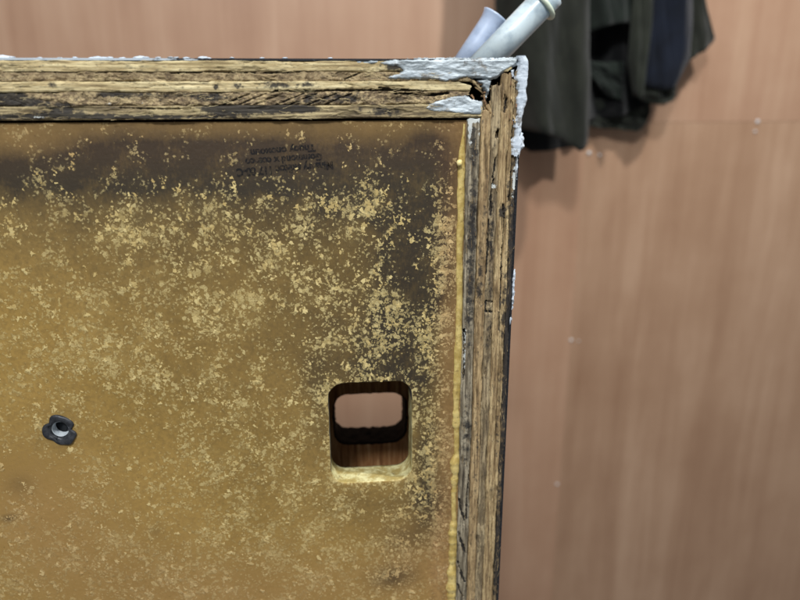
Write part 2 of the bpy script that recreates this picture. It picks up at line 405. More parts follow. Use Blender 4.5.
# ---- side board (with inner batten)
side = part_empty('side_board')
box('board_core', XI + 0.0008, XR - 0.0012, 0.0045, 0.135, ZB, ZT - 0.0016, M_core, side)
box('covering', XR - 0.0010, XR + 0.0004, 0.0012, 0.136, ZB, ZT - 0.004, M_vinyl, side)
xs = [0.0428, 0.0480, 0.0530, 0.0574, 0.0602, 0.0628]
ply(side, M_batten, 'z', ZB, 0.0968, 0.0356, 0.0423, 21, 0.0002, 0.0005, chips=0.5, base_dirt=0.18, name='batten', end1=rag(0.0966, 0.001, 3),
    cracks=[(pyl(pzx, (459, 500), (461, 510), (465, 522)), 0.0009, 0.002), (pyl(pzx, (458.5, 533), (461, 541), (465, 553)), 0.0009, 0.002),
            (pyl(pzx, (458, 562), (461, 572), (464.5, 582)), 0.0009, 0.002), (pyl(pzx, (458, 585), (460, 592), (463, 597)), 0.0008, 0.002),
            (pyl(pzx, (464.5, 330), (464.2, 350), (463.5, 380)), 0.0006, 0.003), (pyl(pzx, (470, 470), (467, 495), (466.5, 520)), 0.0005, 0.002)],
    dirt_shade=[dx_(pzx, 474, 140, 6, 18, 0.45), dx_(pzx, 473, 215, 6, 45, 0.42), dx_(pzx, 470, 300, 6, 60, 0.4), dx_(pzx, 467, 430, 6, 50, 0.35)],
    white=[dx_(pzx, 475, 119, 9, 4, 0.7), dx_(pzx, 470, 128, 2.5, 16, 0.7), dx_(pzx, 480, 130, 2, 14, 0.6), dx_(pzx, 472, 160, 5, 30, 0.3),
           dx_(pzx, 465, 350, 1.5, 40, 0.55), dx_(pzx, 464, 480, 5, 60, 0.25)])
ply(side, M_sideA, 'z', ZB, 0.1005, xs[0], xs[1], 22, 0.0005, 0.0005, chips=0.45, end1=rag(0.100, 0.008, 14), jit=0.0004,
    dirt_shade=[dx_(pzx, 484, 215, 5, 30, 0.4), dx_(pzx, 480, 280, 5, 30, 0.5), dx_(pzx, 477, 460, 3, 60, 0.3), dx_(pzx, 478, 400, 12, 170, 0.16)])
ply(side, M_sideB, 'z', ZB, 0.1175, xs[1], xs[2], 23, 0.0008, 0.0006, chips=0.55, end1=rag(0.113, 0.010, 15), base_dirt=0.08, lowf=0.0009,
    cracks=[(pyl(pzx, (499, 133), (498, 136)), 0.0016, 0.004), (pyl(pzx, (496, 158), (494.5, 172), (493, 178)), 0.0006, 0.003), (pyl(pzx, (494, 180), (491.5, 197), (491, 215)), 0.0007, 0.003),
            (pyl(pzx, (488.5, 220), (488, 250), (486, 275)), 0.0006, 0.0025),
            (pyl(pzx, (493, 302), (486.5, 302), (485.8, 312), (493, 312)), 0.0006, 0.002),
            (pyl(pzx, (477.5, 498), (477, 520), (475.5, 528), (476.5, 540), (474.5, 556), (473.5, 575), (473, 610)), 0.0008, 0.0035)],
    dirt_shade=[dx_(pzx, 486, 400, 12, 170, 0.16), dx_(pzx, 494, 145, 4, 10, 0.3), dx_(pzx, 490, 300, 4, 60, 0.3), dx_(pzx, 492, 230, 4, 30, 0.35)],
    white=[dx_(pzx, 495, 186, 5, 3, 0.75), dx_(pzx, 479, 580, 3, 10, 0.2)])
ply(side, M_sideC, 'z', ZB, 0.1195, xs[2], xs[3], 24, 0.0003, 0.0006, chips=0.42, end1=rag(0.1185, 0.004, 16), lowf=0.0009,
    cracks=[(pyl(pzx, (506, 95), (506.5, 106), (505, 112)), 0.0009, 0.004), (pyl(pzx, (503, 205), (505, 225), (502, 260), (500, 330)), 0.0006, 0.003)],
    dirt_shade=[dx_(pzx, 504, 212, 7, 10, 0.7), dx_(pzx, 502, 330, 3, 40, 0.4), dx_(pzx, 496, 400, 12, 170, 0.18)])
ply(side, M_sideC, 'z', ZB, 0.1165, xs[3], xs[4], 25, 0.0009, 0.0008, chips=0.55, end1=rag(0.1155, 0.004, 17), base_dirt=0.12, lowf=0.0012, jit=0.0006,
    cracks=[(pyl(pzx, (517, 84), (518, 98), (517, 114), (515, 126), (513, 140), (514, 160), (510, 200)), 0.0009, 0.004)],
    dirt_shade=[dx_(pzx, 510, 200, 6, 30, 0.5), dx_(pzx, 505, 300, 4, 60, 0.4), dx_(pzx, 498, 420, 4, 60, 0.3)])
ply(side, M_sideD, 'z', ZB, 0.121, xs[4], xs[5], 26, 0.0007, 0.0007, chips=0.6, base_dirt=0.42, end1=rag(0.1205, 0.003, 18), lowf=0.0012, jit=0.0007,
    dirt_shade=[dx_(pzx, 508, 330, 5, 120, 0.35), dx_(pzx, 495, 560, 4, 60, 0.4)],
    white=[dx_(pzx, 515, 178, 3, 18, 0.55), dx_(pzx, 512, 215, 3, 40, 0.25), dx_(pzx, 492, 520, 3, 40, 0.3)])

# loose fibres lifting from the raw edges
def fibres(parent, axis, rects, mat, seed):
    rg = np.random.RandomState(seed); V = []; Q = []
    for (u0, u1, v0, v1, n) in rects:
        for _ in range(n):
            u, v = rg.uniform(u0, u1), rg.uniform(v0, v1); L = rg.uniform(0.0015, 0.006); a_ = rg.normal(0, 0.13); r = rg.uniform(0.00006, 0.00016)
            y_ = rg.uniform(-0.0006, 0.0004); lf = rg.uniform(0, 0.0009); b0 = len(V)
            for i in range(4):
                t = i / 3; uu = u + L * t * math.cos(a_); vv = v + L * t * math.sin(a_) + 0.0002 * math.sin(t * 5 + u * 900)
                yy = y_ - lf * t * t; rr = r * (1 - 0.6 * t)
                for du, dv in ((-1, 0), (0, -1), (1, 0), (0, 1)):
                    p = (uu, yy + dv * rr, vv + du * rr) if axis == 'x' else (vv + du * rr, yy + dv * rr, uu)
                    V.append(p)
            for i in range(3):
                for j in range(4):
                    Q.append((b0 + i * 4 + j, b0 + i * 4 + (j + 1) % 4, b0 + i * 4 + 4 + (j + 1) % 4, b0 + i * 4 + 4 + j))
    N = len(V); o = mesh_np('loose_fibres', V, Q, mat, parent, {'chip': np.zeros(N), 'dirt_shade': np.zeros(N), 'white': np.zeros(N)})
    o['kind'] = 'stuff'
fibres(side, 'z', [(-0.21, 0.115, xs[1], xs[3], 170), (-0.21, 0.10, xs[0], xs[1], 90), (-0.21, 0.11, xs[3], xs[5], 90), (-0.21, 0.09, 0.0358, 0.042, 70)], M_sideC, 5)
fibres(top, 'x', [(-0.20, 0.03, zE, zC, 170), (-0.20, 0.03, zB, zA, 80), (-0.20, 0.03, zC, zB, 60), (-0.20, 0.02, zA, ZT - 0.001, 60)], M_topA, 6)
# splinters standing in the broken corner
def sliver(parent, a, b, r0, r1, mat, name='splinter', seed=0):
    a = np.array(a); b = np.array(b); n = 7; k = 6; d = (b - a) / np.linalg.norm(b - a)
    s1 = np.cross(d, [0, 1, 0.2]); s1 /= np.linalg.norm(s1); s2 = np.cross(d, s1)
    P = []
    for i in range(n):
        t = i / (n - 1); c = a + (b - a) * t + s1 * (vnoise(t * 4, seed, 3) - 0.5) * r0
        r = (r0 * (1 - t) + r1 * t)
        for j in range(k):
            an = 2 * math.pi * j / k; rr = r * (0.7 + 0.6 * vnoise(i * 1.3, j * 1.7, seed))
            P.append(c + s1 * math.cos(an) * rr + s2 * math.sin(an) * rr * 0.6)
    Q = grid_quads(n, k, 0, True); V = np.array(P)
    V = np.concatenate([V, [a, b]])
    T = [(j, (j + 1) % k, n * k) for j in range(k)] + [((n - 1) * k + (j + 1) % k, (n - 1) * k + j, n * k + 1) for j in range(k)]
    N = len(V)
    return mesh_np(name, V, Q, mat, parent, {'chip': np.zeros(N), 'dirt_shade': np.zeros(N), 'white': np.zeros(N)}, tris=T)
sliver(side, at(487, 105, 0.003), at(493, 116, 0.001), 0.0012, 0.0006, M_sideA, seed=1)
sliver(side, at(484, 100, 0.005), at(487, 117, 0.003), 0.0016, 0.0010, M_sideD, seed=2)
sliver(side, at(490, 101, 0.004), at(496, 114, 0.0015), 0.0009, 0.0005, M_sideC, seed=3)
sliver(top, at(471, 80, 0.002), at(482, 90, 0.003), 0.0009, 0.0005, M_topD, seed=4)
M_rot = mat_ply('rotten_wood', srgb(150, 116, 84), srgb(112, 84, 60), srgb(56, 42, 32), 'z')
rq = np.random.RandomState(3)
for k in range(13):
    x_, y_ = rq.uniform(469, 490), rq.uniform(80, 103); an_ = rq.uniform(-0.6, 2.2); L_ = rq.uniform(4, 10)
    sliver(side if x_ > 482 else top, at(x_, y_, rq.uniform(0.003, 0.0045)), at(x_ + L_ * math.cos(an_), y_ + L_ * math.sin(an_), rq.uniform(0.0005, 0.004)), rq.uniform(0.0004, 0.0011), 0.0003, M_rot if k % 3 else M_sideC, seed=20 + k)
for k in range(9):
    x_ = rq.uniform(505, 518); y_ = rq.uniform(70, 120)
    sliver(side, at(x_, y_, 0.002), at(x_ + rq.normal(0, 1.2), y_ + rq.uniform(5, 14), rq.uniform(-0.0008, 0.001)), rq.uniform(0.0004, 0.0008), 0.0003, M_sideC if k % 2 else M_rot, seed=60 + k)
sliver(side, at(512, 70, 0.001), at(513, 77, 0.001), 0.0009, 0.0005, M_white, seed=5)
sliver(side, at(519, 83, 0.000), at(517, 90, 0.001), 0.0016, 0.0009, M_fill, seed=6)

# ---- filler patches: lumps knifed over the wood
def inpoly(X, Z, poly):
    c = np.zeros(X.shape, bool)
    for (x0, z0), (x1, z1) in zip(poly, poly[1:] + poly[:1]):
        cond = ((z0 > Z) != (z1 > Z)) & (X < (x1 - x0) * (Z - z0) / (z1 - z0 + 1e-15) + x0)
        c ^= cond
    return c
def patch(parent, pts, mat, seed, thick=0.0008, y0=0.0002, name='filler_patch', rag_=0.0007, res=0.0003, under=0.0016, lump=0.0006):
    poly = [pxy(*p) for p in pts]
    xs_ = [p[0] for p in poly]; zs_ = [p[1] for p in poly]; m = 0.0015
    X, Z = np.meshgrid(np.arange(min(xs_) - m, max(xs_) + m, res), np.arange(min(zs_) - m, max(zs_) + m, res), indexing='ij')
    sd = segdist(X, Z, poly + poly[:1]); ins = inpoly(X, Z, poly)
    sd = np.where(ins, sd, -sd) + (fbm(X * 500, Z * 500, seed, 4, 0.6) - 0.5) * 2 * rag_
    keep = sd > -0.0004
    h = sstep(-0.0003, 0.0013, sd)
    Y = y0 + under * (1 - h) - thick * h * (0.35 + 0.65 * fbm(X * 160, Z * 160, seed + 4, 3)) \
        - lump * h * (fbm(X * 180 + Z * 90, Z * 520, seed + 8, 4, 0.6) - 0.5) * 2
    vid = -np.ones(X.shape, int)
    q = keep[:-1, :-1] & keep[1:, :-1] & keep[1:, 1:] & keep[:-1, 1:]
    i, j = np.nonzero(q)
    used = np.zeros(X.shape, bool)
    for a, b in ((0, 0), (1, 0), (1, 1), (0, 1)): used[i + a, j + b] = True
    vid[used] = np.arange(used.sum())
    V = np.stack([X[used], Y[used], Z[used]], -1)
    Q = np.stack([vid[i, j], vid[i + 1, j], vid[i + 1, j + 1], vid[i, j + 1]], -1)
    return mesh_np(name, V, Q, mat, parent)
patch(top, [(374, 62), (392, 59), (420, 58.3), (450, 58), (480, 57.8), (519, 57.6), (518, 65), (511, 69), (505, 72), (498, 77), (489, 79.5), (477, 78), (467, 78), (456, 80),
            (446, 82.5), (434, 80), (420, 79.5), (404, 80), (382, 79), (390, 75), (402, 71), (396, 67), (384, 66)], M_fill, 101, 0.0008)
patch(top, [(423, 108), (430, 102.5), (438, 100), (448, 96.5), (458, 94.5), (466, 94), (470, 98), (476, 101), (482.5, 102), (483, 109), (482, 116.2), (470, 116), (458, 114.5), (444, 113), (430, 112)], M_fill, 102, 0.0008)
patch(top, [(352, 62), (366, 60), (380, 60), (378, 64), (366, 66)], M_fill, 103, 0.0006)
patch(side, [(477, 79), (488, 77), (493, 80), (492, 88), (490, 95), (488, 101), (486, 98), (486, 91), (482, 88), (482, 85), (478, 83)], M_fill, 104, 0.0009, y0=0.0012, under=0.004)
patch(side, [(513.5, 272), (516, 270), (515.2, 290), (514, 308), (512, 311), (512, 292)], M_white, 105, 0.0009, y0=0.0004)
patch(side, [(516, 152), (519.5, 150), (519, 166), (517.5, 182), (516, 176)], M_white, 106, 0.0008, y0=0.0004)
patch(side, [(514, 140), (520, 132), (524, 134), (525, 147), (520, 152), (516, 148)], M_white, 107, 0.0009, y0=0.0004)
patch(side, [(510, 318), (512.5, 316), (511.5, 326), (509.6, 328)], M_white, 108, 0.0006, y0=0.0004)
# thick white filler wrapped round the outer corner
def corner_filler():
    z0, z1 = at(524, 156)[2], at(524, 55.5)[2]
    nu, prof = 150, []
    t = np.linspace(0, 1, nu)[:, None]
    nvp = 34; q = np.linspace(0, 1, nvp)[None, :]
    Z = z0 + (z1 - z0) * t + 0 * q
    # profile: front inner edge -> outer corner -> back along the outside
    xin = 0.0606 - 0.0012 * sstep(0.35, 0.0, t) + 0.0018 * (fbm(t * 14, t * 0, 5, 4) - 0.5) * 2 * np.ones_like(q)
    bulge = 0.0010 + 0.0016 * sstep(0.3, 0.7, t) + 0.0010 * (fbm(t * 9, t * 0 + 3, 8, 3) - 0.5) * 2
    tap = sstep(0.0, 0.12, t)
    bulge = bulge * (0.25 + 0.75 * tap) + 0 * q
    xout = XR + bulge
    s = q
    X = np.where(s < 0.45, xin + (xout - 0.001 - xin) * (s / 0.45), 0)
    Yv = np.where(s < 0.45, -0.0014 * np.sin(np.clip(s / 0.45, 0, 1) * math.pi * 0.62) , 0)
    a = np.clip((s - 0.45) / 0.2, 0, 1)
    y45 = -0.0014 * math.sin(math.pi * 0.62)
    X = np.where((s >= 0.45), xout - 0.001 + 0.001 * np.sin(a * math.pi / 2), X)
    Yv = np.where((s >= 0.45), y45 + 0.0025 * (1 - np.cos(a * math.pi / 2)), Yv)
    b = np.clip((s - 0.65) / 0.35, 0, 1)
    Yv = Yv + b * 0.022
    X = X - b ** 3 * (bulge + 0.0006)
    n = (fbm(Z * 170, s * 5 + 3, 21, 3, 0.45) - 0.5)
    edge = sstep(0.0, 0.10, s)
    Yv = Yv + (1 - edge) * 0.0018 + n * 0.0009 * (s < 0.6)
    X = X + n * 0.0012 * (s >= 0.4)
    cap = sstep(0.985, 1.0, t)
    X = X - sstep(0.93, 1.0, t) ** 2 * 0.0022 * s; Z = Z + (fbm(s * 7, t * 0, 33, 3) - 0.5) * 0.004 * (1 - sstep(0, 0.2, t)) 
    V = np.stack([X, Yv, Z], -1).reshape(-1, 3)
    Q = grid_quads(nu, nvp)[:, ::-1]
    # close top and bottom with a fan to the profile's middle
    c0, c1 = V[:nvp].mean(0), V[-nvp:].mean(0); N = len(V); V = np.concatenate([V, [c0, c1]])
    T = [(j, j + 1, N) for j in range(nvp - 1)] + [(N - 2 - j, N - 1 - j - 0 - 1 + 0, N + 1) for j in range(0)]
    T += [((nu - 1) * nvp + j + 1, (nu - 1) * nvp + j, N + 1) for j in range(nvp - 1)]
    mesh_np('corner_filler', V, Q, M_white, side, tris=T)
corner_filler()
# crumbs of old white paint along the top edge
rs = np.random.RandomState(4)
def crumb(parent, c, r, mat, seed, name='paint_crumb', sq=(1, 1, 1)):
    nu, nv = 6, 8; P = []
    for i in range(nu):
        th = math.pi * i / (nu - 1)
        for j in range(nv):
            ph = 2 * math.pi * j / nv
            k = r * (0.6 + 0.8 * vnoise(i * 1.1 + 0.3, (j % nv) * 1.3, seed))
            P.append((c[0] + k * sq[0] * math.sin(th) * math.cos(ph), c[1] + k * sq[1] * math.sin(th) * math.sin(ph), c[2] + k * sq[2] * math.cos(th)))
    return mesh_np(name, P, grid_quads(nu, nv, 0, True), mat, parent)
for k, (x, r) in enumerate([(3, .0022), (98, .0013), (104, .0010), (92, .0009), (110, .0008), (122, .0007), (139, .0014), (146, .0008), (158, .0007), (170, .0008), (176, .0007), (186, .0008),
                            (203, .0013), (207, .0009), (60, .0006), (75, .0006), (40, .0006), (232, .0006), (262, .0006), (285, .0007), (330, .0006)]):
    p = at(x, 58.0, 0.001 + 0.004 * rs.rand()); p[2] = ZT + 0.0003 + 0.0002 * rs.rand()
    crumb(top, p, r, M_white, 300 + k, sq=(2.2, 1, 0.55))

# ---- recessed panel
Y_P, T_P = 0.0030, 0.018
hx0, hx1 = -0.0415, 0.0070; hz0, hz1 = -0.1150, -0.0500
nutc = at(59.5, 430, Y_P)
STEP = 0.0020
def rrect(cx, cz, hw, hh, rad):
    def f(th):
        dx, dz = np.cos(th), np.sin(th); out = np.zeros_like(th)
        lo = np.zeros_like(th); hi = np.full_like(th, 0.2)
        for _ in range(40):
            m = (lo + hi) / 2; x = np.abs(m * dx) - (hw - rad); z = np.abs(m * dz) - (hh - rad)
            d = np.hypot(np.maximum(x, 0), np.maximum(z, 0)) + np.minimum(np.maximum(x, z), 0) - rad
            lo = np.where(d < 0, m, lo); hi = np.where(d < 0, hi, m)
        return lo
    return (cx, cz, f, hw, hh)
def circ(cx, cz, r): return (cx, cz, lambda th: np.full_like(th, r), r, r)
def holed_panel(name, x0, x1, z0, z1, y, t, holes, mat, parent, attrf, lip=0.0009, lipn=0.0004, step=STEP, rimrag=0.0):
    gx = np.arange(x0, x1 + 1e-9, (x1 - x0) / round((x1 - x0) / step)); gz = np.arange(z0, z1 + 1e-9, (z1 - z0) / round((z1 - z0) / step))
    nx, nz = len(gx), len(gz)
    X, Z = np.meshgrid(gx, gz, indexing='ij')
    drop = np.zeros((nx - 1, nz - 1), bool)
    V = [np.stack([X.ravel(), np.full(X.size, y), Z.ravel()], -1)]
    rim = [np.zeros(X.size)]; Qs = []; base = X.size
    for (cx, cz, f, hw, hh) in holes:
        mg = 0.007
        i0 = np.searchsorted(gx, cx - hw - mg) - 1; i1 = np.searchsorted(gx, cx + hw + mg)
        j0 = np.searchsorted(gz, cz - hh - mg) - 1; j1 = np.searchsorted(gz, cz + hh + mg)
        drop[i0:i1, j0:j1] = True
        ring = [(i, j0) for i in range(i0, i1)] + [(i1, j) for j in range(j0, j1)] + [(i, j1) for i in range(i1, i0, -1)] + [(i0, j) for j in range(j1, j0, -1)]
        ids = np.array([i * nz + j for i, j in ring]); n = len(ids)
        px_ = np.array([gx[i] for i, j in ring]); pz_ = np.array([gz[j] for i, j in ring])
        # resample direction evenly enough: angle of each border point
        th = np.arctan2(pz_ - cz, px_ - cx); r = f(th)
        r = r + (fbm(np.cos(th) * 9 + 5, np.sin(th) * 9 + 5, 3, 4) - 0.5) * 2 * lipn
        hxp, hzp = cx + np.cos(th) * r, cz + np.sin(th) * r
        ux, uz = np.cos(th), np.sin(th)
        prev = ids
        def addring(xx, yy, zz, rv):
            nonlocal base, prev
            V.append(np.stack([xx, np.broadcast_to(yy, xx.shape), zz], -1)); rim.append(np.full(n, rv))
            cur = base + np.arange(n); base += n; k = np.arange(n); k2 = (k + 1) % n
            Qs.append(np.stack([prev[k], prev[k2], cur[k2], cur[k]], -1)); prev = cur
        for s in (0.3, 0.6, 0.8):
            addring(px_ + (hxp + ux * lip - px_) * s, y, pz_ + (hzp + uz * lip - pz_) * s, 0)
        for a in np.linspace(0, math.pi / 2, 5):
            o = lip * (1 - math.sin(a))
            addring(hxp + ux * o, y + lip * (1 - math.cos(a)), hzp + uz * o, 0.0 + 0.9 * (a / (math.pi / 2)))
        for s in np.linspace(0.1, 1, 10):
            wob = rimrag * (fbm(th * 14 + 3, th * 0 + s * 8, 12, 4) - 0.5) * 2
            addring(hxp - ux * wob, y + lip + (t - lip) * s, hzp - uz * wob, 1)
        # back face ring out to the same border
        bb = base; V.append(np.stack([px_, np.full(n, y + t), pz_], -1)); rim.append(np.zeros(n)); cur = base + np.arange(n); base += n
        k = np.arange(n); k2 = (k + 1) % n
        Qs.append(np.stack([prev[k], prev[k2], cur[k2], cur[k]], -1))
    gq = grid_quads(nx, nz).reshape(nx - 1, nz - 1, 4)[~drop]
    Qs.append(gq)
    # back sheet
    V.append(np.stack([X.ravel(), np.full(X.size, y + t), Z.ravel()], -1)); rim.append(np.zeros(X.size))
    Qs.append(gq[:, ::-1] + base)
    V = np.concatenate(V); rim = np.concatenate(rim)
    A = attrf(V, rim); A['rim'] = rim
    return mesh_np(name, V, np.concatenate(Qs), mat, parent, A)

def panel_attrs(V, rim):
    X, Z = V[:, 0], V[:, 2]
    st = np.zeros(len(V)); dn = np.full(len(V), 0.46); pl = np.full(len(V), 0.72); wm = np.zeros(len(V))
    def g(px, py, rx, ry, pw=2):             # soft blob: centre and radii in photograph px laid on the panel
        c = at(px, py, Y_P); ex = abs(at(px + rx, py, Y_P)[0] - c[0]); ez = abs(at(px, py + ry, Y_P)[2] - c[2])
        return np.exp(-(np.abs((X - c[0]) / ex) ** pw + np.abs((Z - c[2]) / ez) ** pw))
    def zb(py): return at(250, py, Y_P)[2]
    warp = (fbm(X * 22, Z * 22, 51, 4) - 0.5) * 0.016
    Zw = Z + warp
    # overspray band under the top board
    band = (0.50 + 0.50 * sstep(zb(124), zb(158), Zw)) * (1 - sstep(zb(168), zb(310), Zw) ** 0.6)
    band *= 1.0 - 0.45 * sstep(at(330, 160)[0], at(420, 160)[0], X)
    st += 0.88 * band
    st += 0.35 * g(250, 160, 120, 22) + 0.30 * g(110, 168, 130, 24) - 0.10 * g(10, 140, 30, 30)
    # dark column beside the right margin
    wx = X + (fbm(X * 30, Z * 30, 77, 4) - 0.5) * 0.012
    Xs = X; X = wx
    st += 0.95 * g(415, 258, 36, 74) + 0.45 * g(428, 240, 20, 60) + 0.55 * g(405, 335, 42, 60) + 0.45 * g(385, 372, 50, 30) + 0.35 * g(405, 185, 45, 35)
    st += 0.3 * g(340, 320, 60, 60) + 0.35 * g(322, 405, 18, 50) + 0.75 * g(426, 450, 20, 66) + 0.45 * g(432, 505, 18, 34) + 0.22 * g(59, 431, 20, 19) + 0.35 * g(380, 505, 50, 22)
    st += 0.75 * g(393, 577, 19, 12) + 0.45 * g(402, 540, 26, 16) + 0.20 * g(300, 480, 90, 60) + 0.55 * g(430, 150, 20, 25)
    st += 0.26 * g(310, 260, 170, 80) + 0.30 * g(270, 370, 170, 85) + 0.10 * g(330, 200, 120, 40) + 0.14 * g(120, 290, 120, 60)
    st += 0.8 * g(13, 518, 7, 3.5) + 0.25 * g(158, 530, 6, 6) + 0.3 * g(20, 485, 14, 10)
    X = Xs
    # warm brown margin
    wm += sstep(zb(190), zb(140), Z) * 0.6
    wm += 0.9 * sstep(at(425, 400)[0], at(450, 400)[0], X) + 0.5 * g(30, 500, 80, 60) + 0.6 * g(250, 600, 200, 50) + 0.3 * g(80, 560, 120, 60)
    wm += 0.5 * g(420, 560, 40, 50)
    # fleck density
    dn += -0.34 * sstep(zb(215), zb(160), Z)
    dn += 0.30 * g(400, 290, 50, 110) + 0.25 * g(440, 230, 16, 60) + 0.16 * g(280, 280, 90, 60) + 0.15 * g(120, 330, 80, 60)
    dn += 0.16 * g(330, 430, 60, 60) + 0.25 * g(435, 420, 18, 80) + 0.55 * g(245, 297, 20, 8) + 0.5 * g(282, 250, 12, 10) + 0.30 * g(100, 370, 40, 20) + 0.25 * g(300, 205, 120, 15)
    dn += 0.45 * g(183, 153, 7, 7) + 0.5 * g(236, 157, 9, 10) + 0.3 * g(205, 380, 22, 14) + 0.3 * g(140, 240, 60, 12) + 0.3 * g(345, 340, 25, 14)
    dn += 0.3 * g(430, 480, 18, 50) - 0.75 * g(416, 252, 18, 55) - 0.2 * g(405, 330, 12, 25) + 0.3 * g(443, 240, 9, 60)
    dn += 0.18 * sstep(zb(430), zb(520), Z) - 0.25 * g(50, 465, 60, 22)
    # how strongly flecks stand out
    pl += 0.25 * g(360, 300, 150, 140) - 0.10 * sstep(zb(430), zb(540), Z) - 0.12 * sstep(at(160, 400)[0], at(20, 400)[0], X)
    # clean ring of raw fibres at the hole's lip
    c = ((hx0 + hx1) / 2, (hz0 + hz1) / 2)
    ex = np.maximum(np.abs(X - c[0]) - (hx1 - hx0) / 2, 0); ez = np.maximum(np.abs(Z - c[1]) - (hz1 - hz0) / 2, 0)
    dd = np.hypot(ex, ez); ring = np.exp(-(dd / 0.0022) ** 2)
    dn += 0.40 * ring; pl += 0.3 * ring
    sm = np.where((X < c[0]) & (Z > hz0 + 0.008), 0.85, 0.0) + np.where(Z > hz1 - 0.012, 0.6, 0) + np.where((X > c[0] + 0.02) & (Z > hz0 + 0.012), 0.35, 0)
    clp = np.clip(dn * 0.66 + (fbm(X * 75 + 40, Z * 75 + 40, 91, 4, 0.6) - 0.5) * 1.6, 0, 1)
    return {'clump': clp, 'stain': np.clip(st, 0, 1.0), 'fleck': np.clip(dn, -0.3, 1.4), 'pale': np.clip(pl, 0.3, 1), 'warm': np.clip(wm, 0, 1), 'smudge': np.clip(sm, 0, 1)}
panel = holed_panel('panel', XL + 0.02, XI + 0.0004, ZB + 0.02, ZTI - 0.0013, Y_P, T_P,
                    [rrect((hx0 + hx1) / 2, (hz0 + hz1) / 2, (hx1 - hx0) / 2, (hz1 - hz0) / 2, 0.0092), circ(nutc[0], nutc[2], 0.0062)],
                    M_panel, part_empty('front_panel'), panel_attrs)

# ---- torn flakes standing on the panel
s = NT('torn_flake'); P = s.pos()
tx = s.noise(P, 1200, 4, 0.7); tn = s.attr('tone'); wr = s.attr('warm'); pl_ = s.attr('pale')
c1 = s.mix(wr, s.mix(tx, srgb(176, 154, 94), srgb(228, 211, 156)), s.mix(tx, srgb(168, 138, 94), srgb(216, 189, 138)))
c0 = s.mix(wr, srgb(150, 123, 66), srgb(144, 110, 72))
cc = s.mix(s.math('ADD', s.math('MULTIPLY', s.math('MULTIPLY', tn, tn), 0.60), s.math('MULTIPLY', pl_, 0.52), clamp=True), c0, c1)
M_flake = s.done(cc, 0.8, s.bump(tx, 0.5, 0.0006), 0.25)
def flakes():
    rg = np.random.RandomState(11)
    n = 26000
    X = rg.uniform(-0.262, XI - 0.002, n); Z = rg.uniform(-0.232, ZTI - 0.003, n)
    def dens_at(X, Z):
        A = panel_attrs(np.stack([X, np.zeros_like(X), Z], -1), np.zeros_like(X)); return A
    A = dens_at(X, Z)
    cl = fbm(X * 75 + 40, Z * 75 + 40, 91, 4, 0.6)
    p = np.clip(A['fleck'] * 0.66 + (cl - 0.5) * 1.6, 0, 1) ** 1.5
    k = rg.rand(n) < p * 0.34
    X, Z = X[k], Z[k]
    # small clusters
    reps = 1 + rg.poisson(2.0, len(X))
    Xc = np.repeat(X, reps) + rg.normal(0, 0.0011, reps.sum()); Zc = np.repeat(Z, reps) + rg.normal(0, 0.0013, reps.sum())
    ok = (Xc < XI - 0.0035) & (Zc < ZTI - 0.0025)
    inh = (Xc > hx0 - 0.001) & (Xc < hx1 + 0.001) & (Zc > hz0 - 0.001) & (Zc < hz1 + 0.001)
    ok &= ~inh & (np.hypot(Xc - nutc[0], Zc - nutc[2]) > 0.0108)
    Xc, Zc = Xc[ok], Zc[ok]; m = len(Xc)
    A = dens_at(Xc, Zc)
    R_ = np.clip(0.00056 * np.exp(rg.normal(0, 0.45, m)), 0.00022, 0.0013)
    R_ *= np.where(Zc > at(250, 185)[2], 0.8, 1.0)
    nr = 11; th = np.linspace(0, 2 * math.pi, nr, endpoint=False)[None] + rg.uniform(0, 6, (m, 1))
    rr = R_[:, None] * np.clip(rg.normal(1.0, 0.45, (m, nr)), 0.25, 2.1)
    el = rg.uniform(0.55, 1.0, (m, 1)); an = rg.normal(0.25, 0.7, (m, 1))
    ex, ez = np.cos(th) * rr * el, np.sin(th) * rr
    px_ = Xc[:, None] + ex * np.cos(an) - ez * np.sin(an); pz_ = Zc[:, None] + ex * np.sin(an) + ez * np.cos(an)
    hgt = rg.uniform(0.00004, 0.00016, (m, 1)) * (R_[:, None] / 0.0007) ** 0.5
    tilt = rg.normal(0, 0.045, (m, 2))
    lift = np.clip(hgt + tilt[:, :1] * ex + tilt[:, 1:] * ez, 0.00005, 0.0008)
    top_ = np.stack([px_, Y_P - lift, pz_], -1)
    bot = np.stack([px_, np.full_like(px_, Y_P + 0.0002), pz_], -1)
    ctr = np.stack([Xc, Y_P - hgt[:, 0] * 1.25, Zc], -1)[:, None]
    V = np.concatenate([top_, bot, ctr], 1)              # per flake: nr top, nr bottom, 1 centre
    S = 2 * nr + 1; b0 = (np.arange(m) * S)[:, None]; j_ = np.arange(nr)[None]; j2 = (j_ + 1) % nr
    Q = np.stack([b0 + j_, b0 + nr + j_, b0 + nr + j2, b0 + j2], -1).reshape(-1, 4)
    T = np.stack([b0 + j_, b0 + j2, b0 + 2 * nr + 0 * j_], -1).reshape(-1, 3)
    rp = lambda a_: np.repeat(a_, S)
    o = mesh_np('torn_flakes', V.reshape(-1, 3), Q, M_flake, panel.parent, {'tone': rp(rg.rand(m)), 'warm': rp(A['warm']), 'pale': rp(A['pale'])}, smooth=False, tris=T)
    o['kind'] = 'stuff'
    print('flakes', m)
flakes()

